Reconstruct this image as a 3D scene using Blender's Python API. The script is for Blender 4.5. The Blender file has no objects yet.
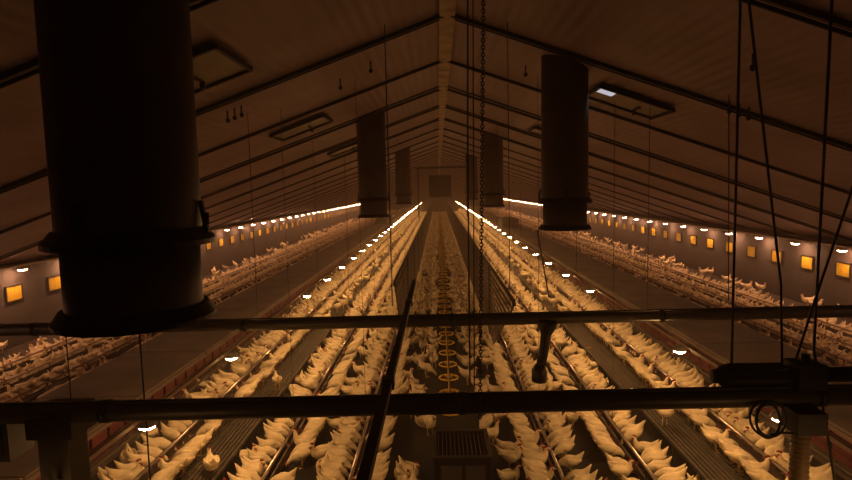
import bpy, bmesh, math, random
import numpy as np
from mathutils import Vector, Matrix
random.seed(7)
rng = np.random.default_rng(11)
scn = bpy.context.scene
COL = scn.collection
PI = math.pi

# ------------------------------------------------------------------ dimensions (metres)
RIDGE, SLOPE, HALF = 6.41, 0.352, 11.1
EAVE = RIDGE - SLOPE * HALF
Y0, Y1 = -2.0, 98.0
CAM = Vector((-0.16, 0.0, 4.15))
FOC = 560.0


def roof_z(x):
    return RIDGE - SLOPE * abs(x)


# ------------------------------------------------------------------ camera
def camera_axes():
    r = math.radians(1.15)
    a = Vector(((438 - 426) / FOC, (240 - 189) / FOC, -1)).normalized()
    u = Vector((-math.sin(r), math.cos(r), 0))
    w = (u - a * u.dot(a)).normalized()
    x = a.cross(w)
    return Matrix((x, a, w))          # rows: world axes in camera space = camera-to-world


M3 = camera_axes()
cd = bpy.data.cameras.new('camera')
cam = bpy.data.objects.new('camera', cd)
COL.objects.link(cam)
cd.sensor_width = 36
cd.lens = FOC / 852 * 36
cd.clip_end = 300
cam.matrix_world = Matrix.Translation(CAM) @ M3.to_4x4()
scn.camera = cam
M3T = M3.transposed()


def project(p):
    v = M3T @ (Vector(p) - CAM)
    if v.z > -0.1:
        return (-9999, -9999)
    return (426 + FOC * v.x / -v.z, 240 - FOC * v.y / -v.z)


# ------------------------------------------------------------------ materials
def mat(name, col, rough=0.6, metal=0.0, var=0.0, scale=6.0, bump=0.0, bscale=40.0, spec=0.5, dark=None, trans=0.0):
    m = bpy.data.materials.new(name)
    m.use_nodes = True
    nt = m.node_tree
    b = nt.nodes['Principled BSDF']
    b.inputs['Roughness'].default_value = rough
    b.inputs['Metallic'].default_value = metal
    b.inputs['Specular IOR Level'].default_value = spec
    b.inputs['Base Color'].default_value = (*col, 1)
    geo = nt.nodes.new('ShaderNodeNewGeometry')
    if var > 0:
        n = nt.nodes.new('ShaderNodeTexNoise')
        n.inputs['Scale'].default_value = scale
        n.inputs['Detail'].default_value = 4
        nt.links.new(geo.outputs['Position'], n.inputs['Vector'])
        r = nt.nodes.new('ShaderNodeValToRGB')
        d = dark or tuple(c * (1 - var) for c in col)
        r.color_ramp.elements[0].position = 0.3
        r.color_ramp.elements[1].position = 0.7
        r.color_ramp.elements[0].color = (*d, 1)
        r.color_ramp.elements[1].color = (*[min(1, c * (1 + var * .5)) for c in col], 1)
        nt.links.new(n.outputs['Fac'], r.inputs['Fac'])
        nt.links.new(r.outputs['Color'], b.inputs['Base Color'])
    if bump > 0:
        n = nt.nodes.new('ShaderNodeTexNoise')
        n.inputs['Scale'].default_value = bscale
        nt.links.new(geo.outputs['Position'], n.inputs['Vector'])
        bp = nt.nodes.new('ShaderNodeBump')
        bp.inputs['Strength'].default_value = bump
        bp.inputs['Distance'].default_value = 0.02
        nt.links.new(n.outputs['Fac'], bp.inputs['Height'])
        nt.links.new(bp.outputs['Normal'], b.inputs['Normal'])
    return m


def ceiling_mat():
    """corrugated sheet: fine ribs running down the slope"""
    m = mat('ceiling_sheet', (0.30, 0.22, 0.28), 0.6, 0, 0.25, 0.6)
    nt = m.node_tree
    b = nt.nodes['Principled BSDF']
    geo = nt.nodes.new('ShaderNodeNewGeometry')
    w = nt.nodes.new('ShaderNodeTexWave')
    w.bands_direction = 'X'
    w.inputs['Scale'].default_value = 2.2
    nt.links.new(geo.outputs['Position'], w.inputs['Vector'])
    bp = nt.nodes.new('ShaderNodeBump')
    bp.inputs['Strength'].default_value = 0.35
    bp.inputs['Distance'].default_value = 0.03
    nt.links.new(w.outputs['Color'], bp.inputs['Height'])
    nt.links.new(bp.outputs['Normal'], b.inputs['Normal'])
    return m


M = {}
M['ceiling'] = ceiling_mat()
M['ridge'] = mat('ridge_cap', (0.46, 0.36, 0.27), 0.6, 0, 0.5, 3)
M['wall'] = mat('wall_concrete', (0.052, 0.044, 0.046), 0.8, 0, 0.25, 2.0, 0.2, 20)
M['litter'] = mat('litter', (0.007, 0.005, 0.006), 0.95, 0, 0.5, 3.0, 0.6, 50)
M['slat'] = mat('slat_plastic', (0.06, 0.046, 0.036), 0.6, 0, 0.4, 3)
M['steel'] = mat('dark_steel', (0.03, 0.025, 0.023), 0.45, 0.6, 0.3, 5)
M['beam'] = mat('beam_steel', (0.020, 0.016, 0.015), 0.6, 0.3, 0.3, 3)
M['pipe'] = mat('grey_pipe', (0.07, 0.06, 0.056), 0.45, 0.35, 0.25, 4)
M['tube'] = mat('galvanised_tube', (0.50, 0.40, 0.38), 0.28, 0.85, 0.2, 8)
M['trough'] = mat('feed_trough', (0.08, 0.055, 0.045), 0.5, 0.5, 0.3, 6)
M['duct'] = mat('duct_grey', (0.085, 0.07, 0.068), 0.5, 0.0, 0.25, 2.0)
M['hen'] = mat('white_feathers', (0.82, 0.68, 0.46), 0.9, 0, 0.22, 7.0, 0.35, 60, 0.2)
M['red'] = mat('comb_red', (0.26, 0.025, 0.018), 0.6)
M['yellow_leg'] = mat('yellow_leg', (0.65, 0.42, 0.10), 0.6)
M['curtain'] = mat('red_curtain', (0.10, 0.007, 0.012), 0.7, 0, 0.4, 2)
M['nest'] = mat('nest_roof', (0.13, 0.092, 0.075), 0.75, 0, 0.45, 1.2, 0.2, 10)
M['nest_side'] = mat('nest_board', (0.10, 0.07, 0.055), 0.7, 0, 0.3, 2)
M['mesh'] = mat('barrier_slat', (0.125, 0.095, 0.08), 0.65, 0.1, 0.3, 3)
M['yellow'] = mat('yellow_plastic', (0.75, 0.46, 0.04), 0.45)
M['flap'] = mat('inlet_foam', (0.50, 0.34, 0.015), 0.7, 0, 0.2, 5)
M['cable'] = mat('black_cable', (0.022, 0.016, 0.013), 0.6)
M['conduit'] = mat('lamp_conduit', (0.42, 0.33, 0.27), 0.45, 0.3)
M['housing'] = mat('lamp_housing', (0.45, 0.42, 0.38), 0.5)
M['hose'] = mat('ribbed_hose', (0.22, 0.14, 0.075), 0.55)
M['hatch'] = mat('hatch_panel', (0.22, 0.18, 0.15), 0.5, 0, 0.2, 2)
M['skylight'] = mat('skylight', (0.5, 0.5, 0.52), 0.15)


def emis(name, col, s):
    m = bpy.data.materials.new(name)
    m.use_nodes = True
    nt = m.node_tree
    nt.nodes.remove(nt.nodes['Principled BSDF'])
    e = nt.nodes.new('ShaderNodeEmission')
    e.inputs['Color'].default_value = (*col, 1)
    e.inputs['Strength'].default_value = s
    nt.links.new(e.outputs[0], nt.nodes['Material Output'].inputs['Surface'])
    return m


M['lamp_in'] = emis('lamp_glow_warm', (1.0, 0.51, 0.17), 355)
M['lamp_wall'] = emis('lamp_glow_wall', (1.0, 0.45, 0.21), 235)
M['hatch_glint'] = emis('painted_glint', (0.9, 0.85, 0.95), 0.6)  # faint emission standing in for a bright reflection on a hatch


# ------------------------------------------------------------------ mesh helpers
class MB:
    def __init__(self):
        self.v, self.f, self.mi, self.sm = [], [], [], []

    def add(self, vs, fs, mi=0, smooth=False):
        o = len(self.v)
        self.v += [tuple(v) for v in vs]
        self.f += [tuple(i + o for i in f) for f in fs]
        self.mi += [mi] * len(fs)
        self.sm += [smooth] * len(fs)
        return self

    def box(self, a, b, mi=0):
        (x0, y0, z0), (x1, y1, z1) = a, b
        vs = [(x0, y0, z0), (x1, y0, z0), (x1, y1, z0), (x0, y1, z0), (x0, y0, z1), (x1, y0, z1), (x1, y1, z1), (x0, y1, z1)]
        return self.add(vs, [(3, 2, 1, 0), (4, 5, 6, 7), (0, 1, 5, 4), (1, 2, 6, 5), (2, 3, 7, 6), (3, 0, 4, 7)], mi)

    def bar(self, p, q, w, h, mi=0, up=(0, 0, 1)):
        p, q = Vector(p), Vector(q)
        d = (q - p).normalized()
        s = d.cross(Vector(up)).normalized() * w / 2
        t = s.cross(d).normalized() * h / 2
        vs = [p - s - t, p + s - t, p + s + t, p - s + t, q - s - t, q + s - t, q + s + t, q - s + t]
        return self.add(vs, [(0, 1, 2, 3), (7, 6, 5, 4), (0, 4, 5, 1), (1, 5, 6, 2), (2, 6, 7, 3), (3, 7, 4, 0)], mi)

    def tube(self, pts, r, n=8, mi=0, cap=True, rings=None):
        pts = [Vector(p) for p in pts]
        rs = rings or [r] * len(pts)
        vs, fs = [], []
        prev = None
        for i, p in enumerate(pts):
            d = (pts[min(i + 1, len(pts) - 1)] - pts[max(i - 1, 0)]).normalized()
            if prev is None:
                ref = Vector((0, 0, 1)) if abs(d.z) < 0.9 else Vector((1, 0, 0))
                s = d.cross(ref).normalized()
            else:
                s = (prev - d * prev.dot(d)).normalized()
            prev = s
            t = d.cross(s)
            for k in range(n):
                a = 2 * PI * k / n
                vs.append(p + (s * math.cos(a) + t * math.sin(a)) * rs[i])
        for i in range(len(pts) - 1):
            for k in range(n):
                a, b = i * n + k, i * n + (k + 1) % n
                fs.append((a, b, b + n, a + n))
        if cap:
            fs.append(tuple(range(n - 1, -1, -1)))
            fs.append(tuple((len(pts) - 1) * n + k for k in range(n)))
        return self.add(vs, fs, mi, True)

    def lathe(self, prof, c=(0, 0, 0), n=24, mi=0, smooth=True):
        vs, fs = [], []
        for r, z in prof:
            for k in range(n):
                a = 2 * PI * k / n
                vs.append((c[0] + r * math.cos(a), c[1] + r * math.sin(a), c[2] + z))
        for i in range(len(prof) - 1):
            for k in range(n):
                a, b = i * n + k, i * n + (k + 1) % n
                fs.append((a, b, b + n, a + n))
        return self.add(vs, fs, mi, smooth)

    def torus(self, c, R, r, n=20, m=6, mi=0, tilt=None):
        vs, fs = [], []
        for i in range(n):
            a = 2 * PI * i / n
            for j in range(m):
                b = 2 * PI * j / m
                v = Vector(((R + r * math.cos(b)) * math.cos(a), (R + r * math.cos(b)) * math.sin(a), r * math.sin(b)))
                if tilt is not None:
                    v = tilt @ v
                vs.append(v + Vector(c))
        for i in range(n):
            for j in range(m):
                fs.append((i * m + j, ((i + 1) % n) * m + j, ((i + 1) % n) * m + (j + 1) % m, i * m + (j + 1) % m))
        return self.add(vs, fs, mi, True)

    def mesh(self, name, mats):
        me = bpy.data.meshes.new(name)
        me.from_pydata(self.v, [], self.f)
        for m in (mats if isinstance(mats, (list, tuple)) else [mats]):
            me.materials.append(m)
        me.polygons.foreach_set('material_index', self.mi)
        me.polygons.foreach_set('use_smooth', self.sm)
        me.update()
        return me

    def build(self, name, mats, parent=None, loc=None):
        o = bpy.data.objects.new(name, self.mesh(name, mats))
        COL.objects.link(o)
        if parent is not None:
            o.parent = parent
        if loc is not None:
            o.location = loc
        return o


def obj(name, me, parent=None, loc=(0, 0, 0), rz=0.0):
    o = bpy.data.objects.new(name, me)
    COL.objects.link(o)
    if parent is not None:
        o.parent = parent
    o.location = loc
    o.rotation_euler = (0, 0, rz)
    return o


def tag(o, label=None, cat=None, group=None, kind=None):
    if label: o['label'] = label
    if cat: o['category'] = cat
    if group: o['group'] = group
    if kind: o['kind'] = kind
    return o


def thing(name, label, cat, loc=(0, 0, 0), rz=0.0, group=None):
    o = bpy.data.objects.new(name, None)
    o.empty_display_size = 0.2
    COL.objects.link(o)
    o.location = loc
    o.rotation_euler = (0, 0, rz)
    return tag(o, label, cat, group)


def struct(o):
    o['kind'] = 'structure'
    return o


_ONES = 'first second third fourth fifth sixth seventh eighth ninth tenth eleventh twelfth thirteenth fourteenth fifteenth sixteenth seventeenth eighteenth nineteenth'.split()
_TENS = 'twenty thirty forty fifty sixty seventy eighty ninety'.split()


def ordinal(n):
    if n < 20: return _ONES[n - 1]
    t, u = divmod(n, 10)
    if t >= 10: return 'hundred-and-' + ordinal(n - 100) if n > 100 else 'hundredth'
    if u == 0: return _TENS[t - 2][:-1] + 'ieth'
    return _TENS[t - 2] + '-' + _ONES[u - 1]


SIDE = {-1: 'left', 1: 'right'}

# ------------------------------------------------------------------ building shell
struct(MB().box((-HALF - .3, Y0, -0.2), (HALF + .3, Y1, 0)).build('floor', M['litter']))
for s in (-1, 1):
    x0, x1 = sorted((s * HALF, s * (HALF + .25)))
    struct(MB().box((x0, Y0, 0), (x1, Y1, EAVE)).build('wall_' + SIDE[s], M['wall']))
b = MB()
t = .12
for s in (-1, 1):
    xe = s * (HALF + .3)
    vs = [(0, Y0, RIDGE), (xe, Y0, roof_z(xe)), (xe, Y1, roof_z(xe)), (0, Y1, RIDGE)]
    vs += [(x, y, z + t) for x, y, z in vs]
    b.add(vs, [(0, 1, 2, 3), (7, 6, 5, 4), (0, 4, 5, 1), (1, 5, 6, 2), (2, 6, 7, 3), (3, 7, 4, 0)])
struct(b.build('ceiling', M['ceiling']))
for nm, y, ys in (('wall_far', Y1, 1), ('wall_rear', Y0, -1)):
    pts = [(-HALF - .25, 0), (HALF + .25, 0), (HALF + .25, roof_z(HALF + .25)), (0, RIDGE), (-HALF - .25, roof_z(HALF + .25))]
    vs = [(x, y, z) for x, z in pts] + [(x, y + .2 * ys, z) for x, z in pts]
    fs = [tuple(range(5)), tuple(range(9, 4, -1))] + [(i, (i + 1) % 5, (i + 1) % 5 + 5, i + 5) for i in range(5)]
    struct(MB().add(vs, fs).build(nm, M['wall']))
# dark square unit hanging under the ridge
e = thing('hanging_heater', 'dark square heater unit hanging under the ridge at the far end of the aisle', 'heater', (0, 45.0, 3.5))
MB().box((-.88, 0, 0), (.88, .7, 1.75)).build('heater_body', M['beam'], e)
b = MB()
for k in range(9):
    b.box((-.78, -.03, .12 + .18 * k), (.78, 0, .18 + .18 * k))
b.build('grille', M['cable'], e)
for xx in (-.7, .7):
    MB().tube([(xx, .35, 1.75), (xx, .35, roof_z(xx) - 3.53)], .012, 6).build('hanger_rod', M['cable'], e)
# pale ridge cap
struct(MB().box((-.10, Y0, RIDGE - .085), (.10, Y1, RIDGE - .045)).build('trim_1', M['ridge']))
# eave ledge carrying the wall lamps, base curb along the wall
for i, s in enumerate((-1, 1)):
    x0, x1 = sorted((s * (HALF - .40), s * HALF))
    struct(MB().box((x0, Y0, 2.34 if s > 0 else 2.44), (x1, Y1, 2.38 if s > 0 else 2.48)).build('trim_%d' % (2 + i), M['conduit']))

# rafters: pair of sloping beams under the sheet
RY = [1.6, 4.45, 7.35] + [9.9 + 2.7 * k for k in range(32)]
k_ = 0
for i, y in enumerate(RY):
    b = MB()
    for s in (-1, 1):
        b.bar((0, y, RIDGE - .045), (s * HALF, y, roof_z(HALF) - .03), .04, .05)
        if y < 9:
            b.bar((0, y + .16, RIDGE - .03), (s * HALF, y + .16, roof_z(HALF) - .03), .02, .035)
    struct(b.build('beam_%d' % (i + 1), M['beam']))
# thinner purlin wire lines between some rafters
for i, y in enumerate((12.2, 14.9, 17.6)):
    b = MB()
    for s in (-1, 1):
        b.bar((0, y, RIDGE - .05), (s * HALF, y, roof_z(HALF) - .05), .022, .03)
    struct(b.build('beam_%d' % (60 + i), M['beam']))
# brace frame under the rafters further back
b = MB()
b.bar((-1.7, 38.2, 5.6), (1.8, 38.2, 5.6), .12, .14)
b.bar((-1.5, 38.2, 5.6), (-1.5, 38.2, 2.2), .08, .08, up=(0, 1, 0))
b.bar((1.8, 38.2, 5.6), (1.8, 38.2, 2.2), .08, .08, up=(0, 1, 0))
struct(b.build('beam_70', M['beam']))

# ceiling hatches
def hatch(name, s, xa, xb, y0, y1, label, bright=False):
    e = thing(name, label, 'ceiling hatch', (s * (xa + xb) / 2, (y0 + y1) / 2, roof_z((xa + xb) / 2) - .06), 0, 'ceiling hatches')
    hx, hy = (xb - xa) / 2, (y1 - y0) / 2
    sl = -SLOPE * s
    f = MB()
    for (ax, ay, bx_, by) in ((-hx, -hy, hx, -hy), (-hx, hy, hx, hy), (-hx, -hy, -hx, hy), (hx, -hy, hx, hy)):
        f.bar((ax, ay, ax * sl - .01), (bx_, by, bx_ * sl - .01), .045, .05)
    f.build('hatch_frame', M['beam'], e)
    p = MB()
    p.add([(-hx, -hy, -hx * sl), (hx, -hy, hx * sl), (hx, hy, hx * sl), (-hx, hy, -hx * sl),
           (-hx, -hy, -hx * sl + .03), (hx, -hy, hx * sl + .03), (hx, hy, hx * sl + .03), (-hx, hy, -hx * sl + .03)],
          [(3, 2, 1, 0), (4, 5, 6, 7), (0, 1, 5, 4), (1, 2, 6, 5), (2, 3, 7, 6), (3, 0, 4, 7)])
    p.build('hatch_panel', M['hatch'], e)
    h = MB()
    h.bar((hx * .3, -hy * .2, hx * .3 * sl - .04), (hx * .3, hy * .4, hx * .3 * sl - .04), .03, .03)
    h.tube([(hx * .3, hy * .4, hx * .3 * sl - .04), (hx * .3, hy * .4, hx * .3 * sl - .12)], .03, 6)
    h.build('latch', M['cable'], e)
    if bright:
        g_ = MB()
        xx = -s * hx * .74
        g_.add([(xx - .13, -hy * .85, (xx - .13) * sl - .006), (xx + .13, -hy * .85, (xx + .13) * sl - .006),
                (xx + .13, -hy * .1, (xx + .13) * sl - .006), (xx - .13, -hy * .1, (xx - .13) * sl - .006)], [(0, 3, 2, 1)])
        g_.build('painted_reflection', M['hatch_glint'], e)  # glowing quad imitates a reflection on the panel, no opening behind it


hatch('ceiling_hatch', -1, 2.25, 3.5, 5.42, 6.45, 'square ceiling hatch directly behind the big near chimney')
hatch('ceiling_hatch', -1, 2.25, 3.25, 10.45, 11.3, 'smaller ceiling hatch between the two left-hand chimneys')
hatch('ceiling_hatch', 1, 2.2, 3.25, 8.25, 9.1, 'ceiling hatch right of the right chimney, with a painted bright reflection', True)
hatch('ceiling_hatch', -1, 2.25, 3.25, 15.9, 16.8, 'distant ceiling hatch beyond the second left chimney')
hatch('ceiling_hatch', 1, 2.2, 3.25, 13.7, 14.6, 'distant ceiling hatch beyond the near right chimney')
# small hooks on the ceiling sheets
for i, (x, y) in enumerate(((-3.1, 7.95), (-3.0, 7.95), (-2.9, 7.95), (-1.6, 8.6), (-1.1, 8.3), (3.5, 7.2), (3.62, 7.2), (3.74, 7.2), (2.9, 5.6), (1.2, 8.7))):
    b = MB()
    b.tube([(0, 0, 0), (0, 0, -.10)], .012, 6)
    b.lathe([(.001, -.10), (.028, -.11), (.03, -.15), (.001, -.17)], n=8)
    tag(b.build('ceiling_hook', M['cable'], None, (x, y, roof_z(x) - .01)),
        'small dark hook on the ceiling sheet, %s' % ('near left slope' if x < 0 else 'near right slope'), 'hook', 'ceiling hooks')

# ------------------------------------------------------------------ chimneys
def chimney(x, y, label, n=40):
    top = roof_z(abs(x) - .33) + .02 - 3.56
    e = thing('ventilation_chimney', label, 'ventilation chimney', (x, y, 3.56), 0, 'ventilation chimneys along the ridge')
    R = .325 if y < 3 else .322
    b = MB().lathe([(R, .40), (R, top), (R - .03, top), (R - .03, .40), (R, .40)], n=n)
    b.build('upper_duct', M['duct'], e)
    b = MB().lathe([(R - .015, .03), (R - .015, .40), (R - .04, .40), (R - .04, .03), (R - .015, .03)], n=n)
    b.build('lower_duct', M['duct'], e)
    b = MB().lathe([(R - .01, .43), (R + .015, .43), (R + .06, .375), (R + .06, .35), (R - .01, .35), (R - .01, .43)], n=n, smooth=False)
    b.build('collar', M['steel'], e)
    b = MB().lathe([(R - .03, .05), (R + .01, .05), (R + .045, 0), (R + .045, -.02), (R - .03, -.02), (R - .03, .05)], n=n, smooth=False)
    b.build('rim', M['steel'], e)
    for a in (0.12, PI - .12, PI * 1.45):
        c, s_ = math.cos(a), math.sin(a)
        br = MB()
        br.bar(((R + .035) * c, (R + .035) * s_, .40), ((R + .01) * c, (R + .01) * s_, .56), .03, .02)
        br.tube([((R + .03) * c, (R + .03) * s_, .44), ((R + .03) * c, (R + .03) * s_, .50)], .018, 8)
        br.build('bracket', M['cable'], e)
    fan = MB()
    fan.tube([(-R + .04, 0, .12), (R - .04, 0, .12)], .015, 6)
    fan.lathe([(.001, .06), (.07, .07), (.07, .2), (.001, .21)], n=12)
    for k in range(5):
        a = 2 * PI * k / 5
        fan.bar((.06 * math.cos(a), .06 * math.sin(a), .15), (.26 * math.cos(a), .26 * math.sin(a), .15), .1, .012,
                up=(-math.sin(a) * .5, math.cos(a) * .5, 1))
    fan.build('fan', M['steel'], e)


CH = [(-1.672, 2.72, 'huge near grey ventilation chimney filling the upper left'),
      (1.63, 7.99, 'tall grey ventilation chimney hanging right of centre'),
      (-1.64, 12.8, 'second chimney on the left slope, middle distance'),
      (1.64, 18.3, 'narrow ventilation chimney behind the hanging chain, right of the ridge'),
      (-1.64, 24.0, 'faint chimney just right of the middle-distance left one'),
      (1.64, 30.0, 'small distant chimney, third along the right slope')]
for x, y, l in CH:
    chimney(x, y, l)

# ------------------------------------------------------------------ lamps
def lamp_meshes(mname, em, rx, ry):
    h = MB().lathe([(.001, .075), (.05, .07), (.085, .045), (.105, .0), (.098, -.004), (.08, .03), (.001, .04)], n=12)
    h.v = [(x * rx / .105, y * ry / .105, z) for x, y, z in h.v]
    d = MB().lathe([(.095, .0), (.08, -.022), (.045, -.038), (.001, -.043)], n=10)
    d.v = [(x * rx / .105, y * ry / .105, z) for x, y, z in d.v]
    return h.mesh('housing', M['housing']), d.mesh('diffuser', em)


HM, DM = lamp_meshes('a', M['lamp_in'], .095, .085)
HM2, DM2 = lamp_meshes('b', M['lamp_wall'], .125, .13)
INX = 3.0
lampy = [2.94 + 2.2 * k for k in range(43)]
for s in (-1, 1):
    n = 0
    for y in lampy:
        u, v = project((s * INX, y, 1.95))
        n += 1
        if n == 1 and v > 480:
            lab = 'white lamp of the %s inner row hanging nearest the camera end' % SIDE[s]
        else:
            lab = '%s glowing lamp from the near end of the %s inner hanging row' % (ordinal(n), SIDE[s])
        e = thing('hanging_lamp', lab, 'lamp', (s * INX, y, 1.95), 0, 'lamps of the inner hanging rows')
        obj('lamp_housing', HM, e)
        obj('diffuser', DM, e)
    c = thing('lamp_conduit', 'long pale conduit carrying the %s inner row of lamps' % SIDE[s], 'conduit', (s * INX, 0, 2.06), 0, 'lamp conduits')
    MB().box((-.016, 1.0, -.02), (.016, Y1 - 1, .02)).build('rail', M['conduit'], c)
    MB().tube([(.06 * s, 1.0, .0), (.06 * s, Y1 - 1, .0)], .008, 6).build('support_wire', M['tube'], c)
    wm = MB().tube([(0, 0, .02), (0, 0, roof_z(INX) - 2.06)], .0045, 5).mesh('hanger_wire', M['cable'])
    for k in range(20):
        obj('hanger_wire', wm, c, (0, 4.1 + 4.4 * k, 0))
wally = [15.35 - 1.98 * 4 + 1.98 * k for k in range(45)]
for s in (-1, 1):
    for n, y in enumerate(wally):
        lab = '%s lamp from the near end of the %s side-wall row' % (ordinal(n + 1), SIDE[s])
        e = thing('wall_lamp', lab, 'lamp', (s * (HALF - .33), y - (1.45 if s < 0 else 0), 2.25 if s > 0 else 2.35), 0, 'lamps under the side-wall eaves')
        obj('lamp_housing', HM2, e)
        obj('diffuser', DM2, e)

# ------------------------------------------------------------------ air inlets in side walls
fr = MB()
fr.box((-.035, -.29, -.21), (.0, .29, -.18)).box((-.035, -.29, .18), (.0, .29, .21)).box((-.035, -.29, -.18), (0, -.255, .18)).box((-.035, .255, -.18), (0, .29, .18))
FRM = fr.mesh('inlet_frame', M['beam'])
fl = MB()
fl.box((-.02, -.25, -.178), (-.004, -.004, .178)).box((-.02, .004, -.178), (-.004, .25, .178))
FLM = fl.mesh('inlet_flap', M['flap'])
for s in (-1, 1):
    for n in range(57):
        y = (15.72 if s > 0 else 15.49) + 1.53 * (n - 4)
        if y > Y1 - 1: break
        e = thing('air_inlet', 'yellow air inlet flap in the %s side wall, %s from the near end' % (SIDE[s], ordinal(n + 1)), 'air inlet',
                  (s * (HALF - .002), y, 1.66 if s > 0 else 1.73), 0 if s > 0 else PI, 'yellow air inlets in the side walls')
        obj('inlet_frame', FRM, e)
        obj('flap', FLM, e)

# ------------------------------------------------------------------ raised slat floors
for s in (-1, 1):
    for nm, xa, xb, sp in (('inner', 3.62, 4.72, .058), ('outer', 6.75, 11.0, .07)):
        b = MB()
        x = xa
        while x < xb:
            b.box((s * x - .018, .5, .365), (s * x + .018, Y1 - .1, .40))
            x += sp
        yy = .6
        while yy < Y1 - 1:
            a_, c_ = sorted((s * xa, s * xb))
            b.box((a_, yy, .30), (c_, yy + .06, .364))
            yy += 2.4
        a_, c_ = sorted((s * xa, s * (xa + .03)))
        b.box((a_, .5, 0), (c_, Y1 - .1, .364))
        o = b.build('floor_slats_%s_%s' % (nm, SIDE[s]), M['slat'])
        struct(o)
    # open slatted walkway strip in front of the raised floor
    e = thing('slatted_ramp', 'narrow brown slatted strip along the front of the %s raised floor' % SIDE[s], 'slatted ramp', (s * 3.42, 0, 0), 0, 'slatted strips')
    b = MB()
    for k in range(7):
        xx = (-.18 + .06 * k) * s
        b.box((xx - .021, .5, .325 + .004 * k), (xx + .021, Y1 - .2, .355 + .004 * k))
    b.build('slat_panel', M['slat'], e)
    b = MB()
    b.box((-.20, .5, .30), (-.17, Y1 - .2, .324)).box((.17, .5, .30), (.20, Y1 - .2, .324))
    yy = .8
    while yy < Y1 - 1:
        b.box((-.2, yy, 0), (-.17, yy + .04, .3)).box((.17, yy, 0), (.2, yy + .04, .3)).box((-.17, yy, .27), (.17, yy + .04, .3))
        yy += 2.4
    b.build('support_frame', M['beam'], e)

# ------------------------------------------------------------------ feeder lines
def feeder(x, zt, y0, label, r=.024, wires=True, top=None):
    e = thing('feeder_line', label, 'feeder line', (x, 0, zt), 0, 'long feeder lines')
    MB().tube([(0, y0, 0), (0, Y1 - .6, 0)], r, 8).build('top_tube', M['tube'], e)
    b = MB()
    pr = [(-.055, -.10), (-.075, -.20), (.075, -.20), (.055, -.10), (.045, -.10), (.06, -.19), (-.06, -.19), (-.045, -.10)]
    vs = [(a, y0, c) for a, c in pr] + [(a, Y1 - .6, c) for a, c in pr]
    b.add(vs, [(i, (i + 1) % 8, (i + 1) % 8 + 8, i + 8) for i in range(8)])
    yy = y0 + .3
    while yy < Y1 - 1:
        b.box((-.01, yy, -.195), (.01, yy + .02, 0))
        yy += 1.2 if yy < 30 else 3.6
    b.build('trough', M['trough'], e)
    if wires:
        wm = MB().tube([(0, 0, 0), (0, 0, roof_z(x) - zt - .03)], .0035, 5).mesh('hanger_wire', M['cable'])
        for k in range(15):
            obj('hanger_wire', wm, e, (0, 8.9 + 5.9 * k, 0))


FA, FB, FC = 1.42, 2.61, 3.95
for s in (-1, 1):
    feeder(s * FA, .30, 3.5, 'shiny feeder tube nearest the central aisle, %s side' % SIDE[s])
    feeder(s * FB, .30, 3.5, 'shiny feeder tube through the middle of the %s floor' % SIDE[s])
    feeder(s * FC, .67, 3.5, 'feeder line on the %s raised slats in front of nests' % SIDE[s], wires=False)
    feeder(s * 7.45, .76, 6, 'outer feeder line just behind the %s nests' % SIDE[s], .02, False)
    feeder(s * 8.25, .76, 6, 'middle feeder line on the %s outer slats' % SIDE[s], .02, False)
    feeder(s * 9.05, .76, 6, 'outer feeder line closest to the %s side wall' % SIDE[s], .02, False)

# ------------------------------------------------------------------ nests
for s in (-1, 1):
    e = thing('nest_row', 'long %s nest block with flat brown roof and red front curtains' % SIDE[s], 'nest box', (s * 5.55, 0, .4), 0, 'nest blocks')
    b = MB()
    y = 1.0
    while y < Y1 - 2.5:
        b.box((-.78, y + .01, .66 + .002), (.78, y + 2.38, .70))
        b.box((-.80, y + .01, .60), (-.76, y + 2.38, .66)).box((.76, y + .01, .60), (.80, y + 2.38, .66))
        y += 2.4
    b.build('nest_roof', M['nest'], e)
    b = MB()
    b.box((-.70, 1, .02), (.70, Y1 - 2, .16)).box((-.03, 1, .16), (.03, Y1 - 2, .65))
    yy = 1.0
    while yy < Y1 - 2:
        b.box((-.70, yy, .16), (-.031, yy + .03, .65)).box((.031, yy, .16), (.70, yy + .03, .65))
        yy += 1.2
    b.build('nest_body', M['nest_side'], e)
    for f in (-1, 1):
        # curtain strips
        b = MB()
        yy = 1.05
        while yy < Y1 - 2.3:
            b.box((f * .735 - .008, yy, .24), (f * .735 + .008, yy + .34, .64))
            yy += .40
        b.build('red_curtain', M['curtain'], e)

        MB().tube([(f * 1.02, 1, .52), (f * 1.02, Y1 - 2, .52)], .012, 6).build('drinker_pipe', M['curtain'], e)
        b = MB().tube([(f * .93, 1, .30), (f * .93, Y1 - 2, .30)], .022, 6)
        yy = 1.2
        while yy < Y1 - 2.2:
            b.bar((f * .72, yy, .22), (f * .95, yy, .28), .03, .03)
            b.bar((f * 1.02, yy, .02), (f * 1.02, yy, .52), .02, .02, up=(0, 1, 0))
            yy += 2.4
        b.build('perch_rail', M['nest_side'], e)
# machinery box on the right nests (distant), a couple of low boxes
for x, y, w, l, h, lab in ((5.3, 44.0, 1.2, 3.0, .75, 'dark box on top of the right nests far down the house'),
                           (-5.4, 52.0, 1.0, 2.4, .5, 'low dark box on top of the left nests far down')):
    b = MB()
    b.box((-w / 2, -l / 2, 0), (w / 2, l / 2, h * .8)).box((-w / 2 - .04, -l / 2 - .04, h * .8), (w / 2 + .04, l / 2 + .04, h * .86))
    b.box((-w / 4, -l / 4, h * .86), (w / 4, l / 4, h))
    tag(b.build('egg_conveyor_box', M['nest_side'], None, (x, y, 1.101)), lab, 'box')

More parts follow.
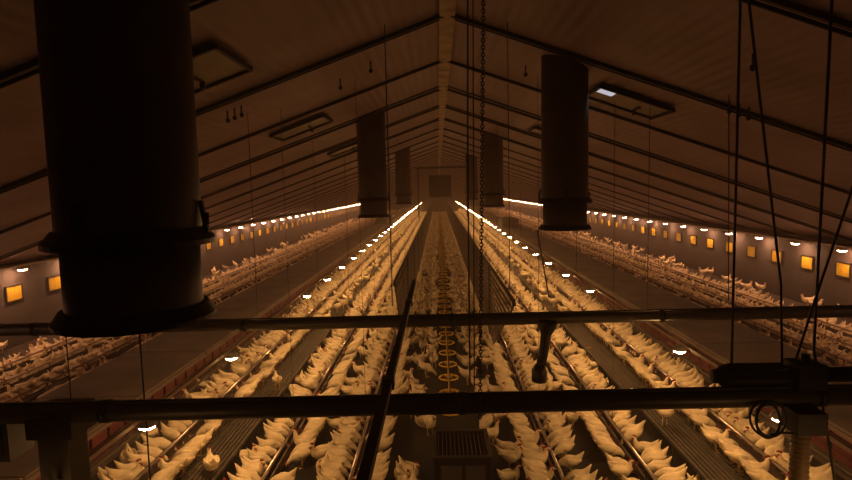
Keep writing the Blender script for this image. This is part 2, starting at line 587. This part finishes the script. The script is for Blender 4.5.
# ------------------------------------------------------------------ central barriers (slatted partitions)
for s, ya, yb, name in ((-1, 12.1, 14.5, 'left'), (1, 9.85, 14.2, 'right')):
    e = thing('mesh_barrier', 'tall dark mesh barrier along the %s edge of the central aisle' % name, 'barrier', (s * 1.15, 0, 0), 0, 'central aisle barriers')
    y = ya
    low = lambda yy: max(.02, 2.05 * (yb - yy) / (yb - ya))      # slanted near end
    while y < Y1 - 3:
        L = 4.8
        b = MB()
        for j in range(15):
            z = .06 + j * .143
            y0 = y + .03
            while low(y0) > z and y0 < y + L:
                y0 += .05
            if y0 < y + L - .1:
                b.box((-.006, y0, z), (.006, y + L - .03, z + .06))
        for j in range(int(L / .1)):
            yy = y + .05 + j * .1
            b.box((-.012, yy, low(yy)), (-.0061, yy + .010, 2.12))
        b.build('mesh_panel', M['mesh'], e)
        MB().box((-.03, y - .03, low(y)), (.03, y + .03, 2.12)).build('post', M['beam'], e)
        y += L
    b = MB().box((-.025, ya, 2.12), (.025, y, 2.16))
    b.build('top_rail', M['beam'], e)
    MB().bar((0, ya, 2.05), (0, yb, .04), .02, .03).build('end_rail', M['beam'], e)

# ------------------------------------------------------------------ yellow pan feeders in the aisle
PX = -.02
b = MB()
b.tube([(PX, 8.7, .66), (PX, Y1 - 2, .66)], .010, 8)
e = thing('pan_feeder_pipe', 'thin auger pipe above the yellow pans along the central aisle', 'pipe', (0, 0, 0))
b.build('auger_pipe', M['trough'], e)
pan = MB()
pan.lathe([(.001, .0), (.11, .0), (.16, .04), (.17, .06), (.155, .06), (.14, .045), (.10, .02), (.001, .02)], n=20)
pan.v = [(a * 1.15, b_ * 1.15, c) for a, b_, c in pan.v]
PANM = pan.mesh('pan', M['trough'])
rg = MB()
rg.torus((0, 0, .075), .19, .016, 22, 6)
RGM = rg.mesh('rim_ring', M['yellow'])
gr = MB()
gr.torus((0, 0, .12), .075, .007, 14, 5)
for k in range(6):
    a = 2 * PI * k / 6
    gr.tube([(.19 * math.cos(a), .19 * math.sin(a), .08), (.075 * math.cos(a), .075 * math.sin(a), .12), (.02 * math.cos(a), .02 * math.sin(a), .125)], .006, 4)
GRM = gr.mesh('grill', M['yellow'])
cn = MB().lathe([(.001, .03), (.03, .05), (.018, .14), (.014, .41), (.001, .41)], n=10)
CNM = cn.mesh('drop_tube', M['yellow'])
pys = [9.4 + .87 * k for k in range(100)]
for n, y in enumerate(pys):
    e = thing('pan_feeder', 'yellow round pan feeder in the central aisle, %s from the near end' % ordinal(n + 1), 'pan feeder', (PX, y, .24), 0, 'yellow pan feeders')
    obj('pan', PANM, e)
    obj('grill', GRM, e)
    obj('rim_ring', RGM, e)
    obj('drop_tube', CNM, e)

# feed hopper with grated lid at the front of the aisle
e = thing('feed_hopper', 'dark steel feed hopper with a barred top at the aisle front', 'feed hopper', (.10, 0, 0))
b = MB()
b.box((-.39, 7.47, .02), (.39, 7.50, .43)).box((-.39, 8.30, .02), (.39, 8.33, .43)).box((-.39, 7.50, .02), (-.36, 8.30, .43)).box((.36, 7.50, .02), (.39, 8.30, .43))
b.box((-.36, 7.50, .02), (.36, 8.30, .06))
b.build('hopper_body', M['steel'], e)
b = MB()
for k in range(12):
    xx = -.33 + .06 * k
    b.box((xx - .006, 7.50, .40), (xx + .006, 8.30, .42))
b.build('grate', M['trough'], e)
b = MB()
b.box((-.42, 7.43, .43), (.42, 7.51, .45)).box((-.42, 8.29, .43), (.42, 8.37, .45)).box((-.42, 7.51, .43), (-.36, 8.29, .45)).box((.36, 7.51, .43), (.42, 8.29, .45))
b.build('rim', M['steel'], e)
b = MB()
b.box((-.30, 7.455, .12), (.0, 7.468, .32)).box((.04, 7.455, .12), (.32, 7.468, .32))
b.build('front_panel', M['duct'], e)

# ------------------------------------------------------------------ cross pipes in the foreground
for y, lab in ((4.02, 'thick dark cross pipe lower in the photo, nearer the camera'), (6.95, 'thick dark cross pipe higher in the photo, further away')):
    e = thing('cross_pipe', lab, 'pipe', (0, y, 2.57 if y < 5 else 2.50), .024, 'cross pipes spanning the house')
    MB().tube([(-9.6, 0, 0), (9.6, 0, 0)], .078, 16).build('pipe_run', M['pipe'], e)
    MB().tube([(-9.6, -.03, .076), (9.6, -.03, .076)], .012, 8).build('cable_conduit', M['cable'], e)
    cl = MB().tube([(-.03, 0, 0), (.03, 0, 0)], .086, 16).mesh('clamp', M['steel'])
    for k in range(7):
        obj('clamp', cl, e, (-7.9 + 2.63 * k, 0, 0))
    hw = MB().tube([(0, 0, .08), (0, 0, 1.2)], .006, 5)
    for xx in (-8.5, 8.5):
        MB().tube([(xx, 0, .08), (xx, 0, roof_z(xx) - 2.57)], .006, 5).build('hanger', M['cable'], e)
# longitudinal rail lying on the pipes left of centre
e = thing('steel_rail', 'dark lengthwise rail lying over both cross pipes, left of centre', 'rail', (-.555, 0, 2.73))
MB().box((-.03, 2.0, -.03), (.03, 8.6, .03)).build('rail_bar', M['beam'], e)
for yy in (4.02, 6.95):
    MB().box((-.045, yy - .05, -.035), (.045, yy + .05, .04)).build('rail_clip', M['steel'], e)

# hanging strut under far pipe
e = thing('pipe_strut', 'flared dark strut hanging below the farther cross pipe', 'strut', (1.19, 6.95, 2.49))
MB().tube([(.0, 0, .0), (-.01, 0, -.08), (-.03, -.0, -.2), (-.06, 0, -.45), (-.10, 0, -.62)], .05, 10, rings=[.13, .12, .065, .06, .055]).build('strut_arm', M['steel'], e)
MB().tube([(-.10, 0, -.58), (-.11, 0, -.66), (-.115, 0, -.80)], .09, 10, rings=[.06, .10, .095]).build('strut_foot', M['steel'], e)

# winch drive on the near pipe, right side
e = thing('winch_motor', 'bulky dark winch motor mounted on the nearer pipe, right side', 'winch motor', (2.4, 4.02, 2.70))
MB().tube([(-.56, .05, .03), (-.52, .05, .03), (-.50, .05, .03), (-.02, .05, .03), (0, .05, .03)], .07, 14, rings=[.05, .055, .075, .075, .06]).build('motor_body', M['beam'], e)
b = MB()
for k in range(8):
    a = 2 * PI * k / 8
    b.bar((-.46, .05 + .085 * math.cos(a), .03 + .085 * math.sin(a)), (-.06, .05 + .085 * math.cos(a), .03 + .085 * math.sin(a)), .008, .02, up=(0, math.cos(a), math.sin(a)))
b.build('cooling_fin', M['beam'], e)
b = MB().box((0, -.06, -.05), (.20, .14, .13))
b.tube([(.1, .04, .13), (.1, .04, .19)], .03, 8)
b.build('gearbox', M['beam'], e)
MB().tube([(.20, .05, .03), (1.9, .05, .03)], .055, 12).build('drum', M['beam'], e)
b = MB()
b.box((.55, -.02, -.04), (.60, .12, .12)).box((1.2, -.02, -.04), (1.25, .12, .12))
b.build('bearing_bracket', M['steel'], e)

e = thing('drop_connector', 'dark boxy outlet below the nearer pipe with ribbed hose', 'outlet box', (2.49, 4.02, 2.49))
MB().box((-.11, -.10, -.16), (.10, .10, -.001)).build('outlet_box', M['cable'], e)
b = MB()
prof = []
z = -.16
while z > -2.2:
    prof += [(.054, z), (.066, z - .012), (.066, z - .022), (.054, z - .034)]
    z -= .036
b.lathe(prof, c=(-.03, 0, 0), n=16)
b.build('ribbed_hose', M['hose'], e)

b = MB()
for k, (R, c) in enumerate(((.13, (2.20, 3.98, 2.44)), (.125, (2.215, 3.97, 2.44)), (.12, (2.19, 3.96, 2.43)))):
    b.torus(c, R, .009, 28, 6, tilt=Matrix.Rotation(math.radians(80), 3, 'X') @ Matrix.Rotation(.2 * k, 3, 'Y'))
b.tube([(2.22, 3.98, 2.32), (2.3, 3.97, 2.335), (2.38, 3.97, 2.33)], .009, 6)
tag(b.build('coiled_cable', M['cable']), 'black cable coiled below the nearer pipe beside the hose', 'cable')

# left drop column on the near pipe
e = thing('drop_chute', 'dark square chute hanging below the nearer pipe at far left', 'chute', (-3.03, 4.02, 2.49))
MB().box((-.115, -.11, -1.55), (.115, .11, -.1)).build('chute_body', M['cable'], e)
MB().box((-.17, -.15, -.1), (.17, .15, .10)).build('chute_collar', M['steel'], e)
MB().box((-.14, -.13, -.75), (.14, .13, -.70)).build('chute_flange', M['steel'], e)
e = thing('drive_box', 'dark box on nearer pipe beyond the square chute, photo corner', 'box', (-3.62, 4.05, 2.42))
MB().box((-.24, -.12, -.22), (.24, .14, .12)).build('box_body', M['beam'], e)
MB().box((-.20, -.135, -.16), (.20, -.121, .06)).build('box_cover', M['steel'], e)

# ------------------------------------------------------------------ hanging cables and chains
def cable(name, pts, r, label, cat='cable', m='cable'):
    p0 = Vector(pts[0])
    b = MB().tube([Vector(p) - p0 for p in pts], r, 6)
    tag(b.build(name, M[m], None, p0), label, cat)


def rz(x):
    return roof_z(x) - .02


cable('hanging_cable', [(-.76, 6.9, rz(.76)), (-.76, 6.9, 2.70)], .007, 'thin cable hanging between far-left chimney and ridge, down to the pipe')
cable('hanging_cable', [(.09, 4.1, rz(.09)), (.06, 4.1, 4.4), (.05, 4.09, 2.66)], .0065, 'left one of the paired cables hanging beside the chain')
cable('hanging_cable', [(.125, 4.13, rz(.12)), (.085, 4.13, 2.66)], .005, 'thin cable squeezed between the chain and its neighbouring cable')
cable('hanging_cable', [(.72, 7.0, rz(.72)), (.72, 7.0, 2.66)], .005, 'thin cable hanging left of the right-centre chimney')
cable('hanging_cable', [(1.97, 4.08, rz(1.97)), (1.99, 4.1, 2.67)], .009, 'vertical cable hanging right of the chimney, above the winch')
cable('hanging_cable', [(3.38, 6.98, rz(3.38)), (3.44, 6.98, 2.68)], .006, 'second thin vertical cable behind the slanting one')
cable('hanging_cable', [(2.60, 4.08, rz(2.6)), (2.60, 4.12, 2.9), (2.66, 3.9, 1.9), (2.66, 3.9, .8)], .010, 'vertical cable near the right edge running past both pipes')
cable('slanting_cable', [(2.0, 4.1, rz(2.0)), (2.21, 4.1, 4.23), (2.33, 4.1, 3.40), (2.36, 4.1, 2.78)], .009, 'slanting cable falling rightwards to the winch motor')
cable('slanting_cable', [(3.3, 4.1, rz(3.3)), (2.83, 4.1, 4.15), (2.58, 4.1, 3.28), (2.46, 4.1, 2.84)], .009, 'slanting cable rising to the photo\'s right edge from the winch')
cable('hanging_cable', [(1.24, 7.98, 3.54), (1.25, 7.2, 2.72)], .009, 'short cable dropping from the right-centre chimney to the pipe')
cable('hanging_cable', [(-2.42, 4.05, rz(2.42)), (-2.43, 4.1, 2.2), (-2.43, 4.1, .9)], .006, 'thin wire hanging beside the lowest left lamp')
cable('hanging_cable', [(-3.86, 6.9, rz(3.86)), (-3.9, 6.9, 2.7)], .006, 'thin wire hanging to the farther pipe at the left')
# chain of links
LM = []
lm = MB()
for a in (0, 1):
    t_ = Matrix.Rotation(PI / 2, 3, 'X') if a == 0 else Matrix.Rotation(PI / 2, 3, 'Z') @ Matrix.Rotation(PI / 2, 3, 'X')
    bb = MB()
    bb.torus((0, 0, 0), .011, .004, 10, 5, tilt=t_)
    bb.v = [(x, y, z * 1.35) for x, y, z in bb.v]
    LM.append(bb)
ch = MB()
z = rz(.2) - .02
k = 0
while z > 2.50:
    bb = LM[k % 2]
    fz = (rz(.2) - z) / 3.8
    ch.add([(x + .19 - .08 * fz, y + 3.91, zz + z) for x, y, zz in bb.v], bb.f, 0, True)
    z -= .024
    k += 1
tag(ch.build('hanging_chain', M['cable']), 'link chain hanging from the roof past both pipes near centre', 'chain')

# ------------------------------------------------------------------ hens
POSE = {
    'stand': [(-.245, .425, .003, .005), (-.195, .358, .030, .032), (-.145, .300, .060, .060), (-.08, .255, .092, .083), (0, .235, .105, .10),
              (.07, .240, .098, .10), (.12, .270, .074, .078), (.150, .315, .046, .050), (.162, .362, .032, .034), (.170, .400, .028, .030),
              (.195, .412, .021, .022), (.215, .408, .010, .012), (.240, .398, .002, .003)],
    'feed': [(-.235, .448, .003, .005), (-.186, .378, .031, .032), (-.142, .316, .060, .062), (-.08, .270, .094, .085), (0, .240, .106, .10),
             (.07, .225, .098, .095), (.13, .210, .072, .072), (.175, .185, .046, .048), (.21, .155, .033, .035), (.235, .125, .028, .029),
             (.250, .105, .020, .022), (.260, .090, .010, .011), (.272, .070, .002, .003)],
    'sit': [(-.232, .315, .003, .005), (-.185, .248, .031, .032), (-.14, .19, .072, .06), (-.07, .145, .108, .09), (0, .125, .122, .105),
            (.07, .13, .110, .10), (.115, .165, .078, .08), (.14, .205, .050, .052), (.150, .245, .034, .036), (.158, .278, .029, .030),
            (.182, .288, .021, .022), (.202, .284, .010, .012), (.225, .275, .002, .003)],
}
POSE['turned'] = POSE['stand']


def hen_body(pose, n=10, step=1, legs=False):
    sp = POSE[pose]
    if step > 1:
        sp = [sp[i] for i in (0, 2, 4, 6, 8, 10, 12)]
    b = MB()
    vs, fs = [], []
    N = len(sp)
    for i, (x, z, w, h) in enumerate(sp):
        p = sp[max(i - 1, 0)]
        q = sp[min(i + 1, N - 1)]
        d = Vector((q[0] - p[0], 0, q[1] - p[1])).normalized()
        up = Vector((-d.z, 0, d.x))
        yo = 0
        if pose == 'turned' and x > .10:
            yo = (x - .10) * .55
        for k in range(n):
            a = 2 * PI * (k + .5) / n
            ca, sa = math.cos(a), math.sin(a)
            pt = Vector((x, yo, z)) + Vector((0, 1, 0)) * w * .92 * ca + up * h * sa
            vs.append(pt)
    for i in range(N - 1):
        for k in range(n):
            a_, b_ = i * n + k, i * n + (k + 1) % n
            fs.append((a_, a_ + n, b_ + n, b_))
    fs.append(tuple(range(n)))
    fs.append(tuple((N - 1) * n + k for k in range(n - 1, -1, -1)))
    b.add(vs, fs, 0, True)
    zz = sp[N // 3][1]
    if n >= 8:
        for s in (-1, 1):     # wings folded along the flanks
            zb = .10 if pose == 'sit' else .0
            w0 = .245 if pose != 'sit' else .15
            wx = [(-.20, .035, .006, .012), (-.15, .02, .016, .035), (-.08, .0, .022, .058), (0, -.005, .024, .066), (.06, .0, .020, .052), (.095, .01, .006, .02)]
            vs, fs = [], []
            m = 6
            ws = [.036, .062, .082, .090, .080, .060]
            for i, (x, dz, tw, th) in enumerate(wx):
                for k in range(m):
                    a = 2 * PI * k / m
                    vs.append((x, s * (ws[i] * (1.12 if pose == 'sit' else 1) + tw * math.cos(a)), w0 + dz + .02 + th * math.sin(a)))
            for i in range(len(wx) - 1):
                for k in range(m):
                    a_, b_ = i * m + k, i * m + (k + 1) % m
                    fs.append((a_, b_, b_ + m, a_ + m) if s < 0 else (a_, a_ + m, b_ + m, b_))
            fs.append(tuple(range(m)))
            fs.append(tuple((len(wx) - 1) * m + k for k in range(m)))
            b.add(vs, fs, 0, True)
    return b


def head_at(pose):
    sp = POSE[pose]
    x, z = sp[9][0], sp[9][1]
    d = Vector((sp[11][0] - sp[9][0], 0, sp[11][1] - sp[9][1])).normalized()
    yo = (x - .10) * .55 if pose == 'turned' else 0
    return Vector((x, yo, z)), d


def hen_comb(pose, simple=False):
    c, d = head_at(pose)
    up = Vector((-d.z, 0, d.x))
    b = MB()
    o = c + up * .022
    if simple:
        vs = [o - d * .03, o + d * .04, o + d * .02 + up * .045, o - d * .025 + up * .04]
        vs = [v + Vector((0, .006, 0)) for v in vs] + [v - Vector((0, .006, 0)) for v in vs]
        b.add(vs, [(0, 1, 2, 3), (7, 6, 5, 4), (2, 6, 7, 3), (1, 5, 6, 2), (0, 3, 7, 4)])
        f = c + d * .018
        vs = [f + Vector((0, .026, 0)) + up * .01, f + Vector((0, .026, 0)) - up * .03, f + d * .03 - up * .045, f - Vector((0, .026, 0)) - up * .03, f - Vector((0, .026, 0)) + up * .01, f + d * .02 + up * .02]
        b.add(vs, [(0, 1, 2, 5), (5, 2, 3, 4)])
        return b
    pr = [(-.034, .0), (-.030, .030), (-.018, .020), (-.010, .042), (.002, .026), (.012, .044), (.022, .024), (.034, .032), (.040, .0)]
    n = len(pr)
    vs = [o + d * a + up * h + Vector((0, .0055, 0)) for a, h in pr] + [o + d * a + up * h - Vector((0, .0055, 0)) for a, h in pr]
    b.add(vs, [tuple(range(n - 1, -1, -1)), tuple(range(n, 2 * n))] + [(i, (i + 1) % n, (i + 1) % n + n, i + n) for i in range(n)])
    return b


def hen_wattle(pose):
    c, d = head_at(pose)
    up = Vector((-d.z, 0, d.x))
    b = MB()
    for s in (-1, 1):
        b.tube([c + d * .024 - up * .012 + Vector((0, s * .012, 0)), c + d * .026 - up * .03 + Vector((0, s * .014, 0)), c + d * .026 - up * .052 + Vector((0, s * .013, 0))], .01, 6, rings=[.006, .012, .006])
        b.tube([c + d * .012 + Vector((0, s * .020, 0)), c + d * .014 + Vector((0, s * .0275, 0))], .013, 7)
    return b


def hen_leg(s):
    b = MB()
    b.tube([(.0, 0, .15), (-.012, 0, .085), (.006, 0, .012)], .01, 6, rings=[.022, .010, .009])
    for a in (-.5, 0, .5, PI):
        L = .05 if a < 3 else .025
        b.tube([(.004, 0, .010), (.004 + L * math.cos(a), L * math.sin(a), .006)], .005, 5)
    return b


PM = {}
for p in POSE:
    body = hen_body(p, 12).mesh('hen_%s' % p, M['hen'])
    PM[p] = (body, hen_comb(p).mesh('comb', M['red']), hen_wattle(p).mesh('wattles', M['red']))
LEGM = hen_leg(1).mesh('leg', M['yellow_leg'])

# placement: (x, y, z, heading, pose, zone)
hens = []


def jit(a):
    return random.uniform(-a, a)


LIN = {'A': (FA, 0), 'B': (FB, 0), 'C': (FC, .40), 'D': (7.45, .40), 'E': (8.25, .40), 'F': (9.05, .40)}
for s in (-1, 1):
    for nm, (fx, fz) in LIN.items():
        for side in (-1, 1):        # -1: inner flank (towards centre), 1: outer flank
            y = (4.2 if nm < 'D' else 7) + random.random() * .2
            gap = {('A', -1): .03, ('A', 1): .03, ('B', -1): .12, ('B', 1): .06, ('C', -1): .05, ('C', 1): .07}.get((nm, side), .12)
            while y < Y1 - 2:
                st = .205 if y < 40 else .215
                # patchiness
                if random.random() > gap + (.25 if math.sin(y * 1.3 + fx * 5 + side * 2 + s) > .75 and nm < 'C' else 0):
                    head = (PI if side > 0 else 0) if s > 0 else (0 if side > 0 else PI)
                    back = .265 + jit(.045)
                    pose = 'feed' if random.random() < .8 else 'stand'
                    if nm == 'C' and side < 0 and random.random() < .15:
                        y += st
                        continue
                    if not (nm == 'A' and side < 0 and False):
                        hens.append((s * fx + s * side * back, y + jit(.025), fz + 0, head + jit(.42), pose, (nm, s, side)))
                y += st + jit(.02)
# scattered hens by Poisson-like dart throwing on a grid hash
grid = {}


def free(x, y, r):
    gx, gy = int(x / .3), int(y / .3)
    for i in (-1, 0, 1):
        for j in (-1, 0, 1):
            for (a, b_) in grid.get((gx + i, gy + j), ()):
                if (a - x) ** 2 + (b_ - y) ** 2 < r * r:
                    return False
    return True


def put(x, y):
    grid.setdefault((int(x / .3), int(y / .3)), []).append((x, y))


for h in hens:
    put(h[0], h[1])
    put(h[0] + .1 * (1 if math.cos(h[3]) > 0 else -1), h[1])


def scatter(x0, x1, dens, z, zone, r=.25, ya=4.2, yb=Y1 - 2.5, poses=('stand', 'stand', 'turned', 'sit', 'feed'), clump=0.0):
    n = int(dens * (x1 - x0) * (yb - ya))
    for _ in range(n):
        x, y = random.uniform(x0, x1), random.uniform(ya, yb)
        if clump and math.sin(x * 3.1 + y * 2.3) + math.sin(y * 1.1 - x * 2) < clump - 1:
            continue
        if abs(x - .1) < .62 and y < 8.7:
            continue
        if abs(x - PX) < .30 and zone[0] == 'aisle':
            continue
        if free(x, y, r):
            put(x, y)
            hens.append((x, y, z, random.uniform(0, 2 * PI), random.choice(poses), zone))


scatter(-1.05, 1.05, 12, 0, ('aisle', 0, 0), .21, clump=.2)
scatter(-1.05, 1.05, 14, 0, ('aisle', 0, 0), .21, ya=14)
for s in (-1, 1):
    def sc(a, b_, *r, **k):
        x0, x1 = sorted((s * a, s * b_))
        scatter(x0, x1, *r, **k)
    sc(1.78, 2.25, 16, 0, ('between', s, 0), .22, ya=13)
    sc(2.95, 3.2, 16, 0, ('foot', s, 0), .21, ya=11)
    sc(3.25, 3.6, 12, .36, ('ramp', s, 0), .22, ya=15)
    sc(1.78, 2.25, 7, 0, ('between', s, 0), .22, clump=.15)
    sc(2.95, 3.2, 7, 0, ('foot', s, 0), .21, clump=.2)
    sc(3.32, 3.52, 1.5, .36, ('ramp', s, 0), .3)
    sc(4.20, 4.60, 13, .40, ('nestfront', s, 0), .20)
    sc(6.9, 7.1, 4, .40, ('outer', s, 0), .22, ya=7)
    sc(7.0, 9.5, 26, .40, ('outer', s, 0), .175, ya=7, poses=('stand', 'feed', 'turned', 'sit'))
    sc(9.5, 10.9, 3.0, .40, ('outer', s, 0), .3, ya=7, clump=.35)
    sc(5.0, 6.1, .05, 1.102, ('nesttop', s, 0), .4, ya=16, poses=('sit',))

ZONE = {
    'A': {-1: 'on the aisle side of the {s} first feeder tube', 1: 'on the outer side of the {s} first feeder tube'},
    'B': {-1: 'on the aisle side of the {s} second feeder tube', 1: 'on the outer side of the {s} second feeder tube'},
    'C': {-1: 'on the aisle side of the {s} raised feeder', 1: 'on the nest side of the {s} raised feeder'},
    'D': {-1: 'between the {s} nests and the outer feeder', 1: 'just beyond the first {s} outer feeder'},
    'E': {-1: 'inside the {s} middle outer feeder', 1: 'beyond the {s} middle outer feeder'},
    'F': {-1: 'inside the {s} last outer feeder', 1: 'beyond the {s} last outer feeder'},
}
ZS = {'aisle': 'in the central aisle', 'between': 'between the first two {s} feeder tubes', 'foot': 'at the foot of the {s} slats',
      'ramp': 'on the {s} slatted strip', 'nestfront': 'in front of the {s} nests', 'outer': 'on the {s} outer slats', 'nesttop': 'on top of the {s} nests'}
ZS = {'aisle': 'in the central aisle', 'between': 'between the first two {s} feeder tubes', 'foot': 'at the foot of the {s} slats',
      'ramp': 'on the {s} slatted strip', 'nestfront': 'in front of the {s} nests', 'outer': 'on the {s} outer slats', 'nesttop': 'on top of the {s} nests'}
cand = []
for i, h in enumerate(hens):
    u, v = project((h[0], h[1], h[2] + .2))
    if -6 < u < 858 and v < 486:
        if 396 < v < 416 or 308 < v < 324:      # behind the cross pipes
            continue
        cand.append(((Vector(h[:3]) - CAM).length, i))
cand.sort()
near = set(i for _, i in cand[:300])
cnt = {}
for _, i in sorted((hens[j][1], j) for j in near):
    x, y, z, a, pose, zone = hens[i]
    cnt[zone] = cnt.get(zone, 0) + 1
    zt = (ZONE[zone[0]][zone[2]] if zone[0] in ZONE else ZS[zone[0]]).format(s=SIDE.get(zone[1], ''))
    act = {'feed': 'feeding', 'stand': 'standing', 'turned': 'standing', 'sit': 'sitting'}[pose]
    lab = 'white hen %s, %s from the bottom' % (zt, ordinal(cnt[zone]))
    body, cmb, wat = PM[pose]
    o = obj('hen', body, None, (x, y, z), a)
    sc_ = random.uniform(.80, .93)
    o.scale = (sc_, sc_, sc_)
    tag(o, lab, 'hen', 'white hens')
    obj('comb', cmb, o)
    obj('wattles', wat, o)
    if pose != 'sit':
        for q in (-1, 1):
            obj('leg', LEGM, o, (0, q * .045, 0))

# the rest of the flock: one mesh
def lod(pose, n, step):
    b = hen_body(pose, n, step)
    c = hen_comb(pose, True)
    nb = len(b.v)
    b.add(c.v, c.f, 1)
    if step == 1 and pose != 'sit':
        for q in (-1, 1):
            b.tube([(.0, q * .045, .15), (0, q * .045, .0)], .011, 4, 0)
    tris = []
    mi = []
    for f, m_ in zip(b.f, b.mi):
        for k in range(1, len(f) - 1):
            tris.append((f[0], f[k], f[k + 1]))
            mi.append(m_)
    return np.array([tuple(v) for v in b.v], np.float32), np.array(tris, np.int32), np.array(mi, np.int32)


VV, TT, MI = [], [], []
off = 0
for level, (n, step) in enumerate(((8, 1), (7, 2))):
    for pose in POSE:
        v, t3, mi = lod(pose, n, step)
        sel = [h for i, h in enumerate(hens) if i not in near and h[4] == pose and ((h[1] < 26) == (level == 0))]
        if not sel:
            continue
        A = np.array([[h[0], h[1], h[2], h[3]] for h in sel], np.float32)
        sc_ = rng.uniform(.80, .93, len(sel)).astype(np.float32)[:, None]
        ca, sa = np.cos(A[:, 3])[:, None], np.sin(A[:, 3])[:, None]
        X = (v[None, :, 0] * ca - v[None, :, 1] * sa) * sc_ + A[:, 0:1]
        Y = (v[None, :, 0] * sa + v[None, :, 1] * ca) * sc_ + A[:, 1:2]
        Z = v[None, :, 2] * sc_ + A[:, 2:3]
        VV.append(np.stack([X, Y, Z], -1).reshape(-1, 3))
        TT.append((t3[None] + (np.arange(len(sel)) * len(v))[:, None, None] + off).reshape(-1, 3))
        MI.append(np.tile(mi, len(sel)))
        off += len(sel) * len(v)
VV, TT, MI = np.concatenate(VV), np.concatenate(TT), np.concatenate(MI)
me = bpy.data.meshes.new('hen_flock')
me.vertices.add(len(VV))
me.vertices.foreach_set('co', VV.ravel())
me.loops.add(len(TT) * 3)
me.loops.foreach_set('vertex_index', TT.ravel().astype(np.int32))
me.polygons.add(len(TT))
me.polygons.foreach_set('loop_start', np.arange(0, len(TT) * 3, 3, dtype=np.int32))
me.polygons.foreach_set('material_index', MI)
me.polygons.foreach_set('use_smooth', np.ones(len(TT), bool))
me.materials.append(M['hen'])
me.materials.append(M['red'])
me.update(calc_edges=True)
fl_ = bpy.data.objects.new('hen_flock', me)
COL.objects.link(fl_)
tag(fl_, 'dense flock of white hens filling the house down to the far end', 'flock of hens', None, 'stuff')
print('hens', len(hens), 'verts', len(VV))

# ------------------------------------------------------------------ dusty haze in the air
vm = bpy.data.materials.new('dusty_air')
vm.use_nodes = True
nt = vm.node_tree
nt.nodes.remove(nt.nodes['Principled BSDF'])
vs_ = nt.nodes.new('ShaderNodeVolumePrincipled')
vs_.inputs['Color'].default_value = (0.97, 0.80, 0.68, 1)
vs_.inputs['Density'].default_value = 0.0062
vs_.inputs['Anisotropy'].default_value = 0.3
nt.links.new(vs_.outputs[0], nt.nodes['Material Output'].inputs['Volume'])
b = MB()
x = HALF - .02
zz = roof_z(x) - .03
pts = [(-x, -.15), (x, -.15), (x, zz), (0, RIDGE - .03), (-x, zz)]
vs = [(a, Y0 + .05, c) for a, c in pts] + [(a, Y1 - .05, c) for a, c in pts]
b.add(vs, [(0, 1, 2, 3, 4)] + [(9, 8, 7, 6, 5)] + [(i, i + 5, (i + 1) % 5 + 5, (i + 1) % 5) for i in range(5)])
hz = b.build('dust_haze', vm)
tag(hz, 'thin warm dusty haze hanging in the air of the whole house', 'haze', None, 'stuff')

# ------------------------------------------------------------------ world and colour management
w = bpy.data.worlds.new('world')
scn.world = w
w.use_nodes = True
w.node_tree.nodes['Background'].inputs['Color'].default_value = (0, 0, 0, 1)
w.node_tree.nodes['Background'].inputs['Strength'].default_value = 0
scn.view_settings.view_transform = 'Standard'
scn.view_settings.look = 'None'
scn.view_settings.exposure = 0
scn.view_settings.gamma = 1
scn.view_settings.use_curve_mapping = False
scn.cycles.max_bounces = 6
scn.cycles.diffuse_bounces = 4
scn.cycles.volume_bounces = 1
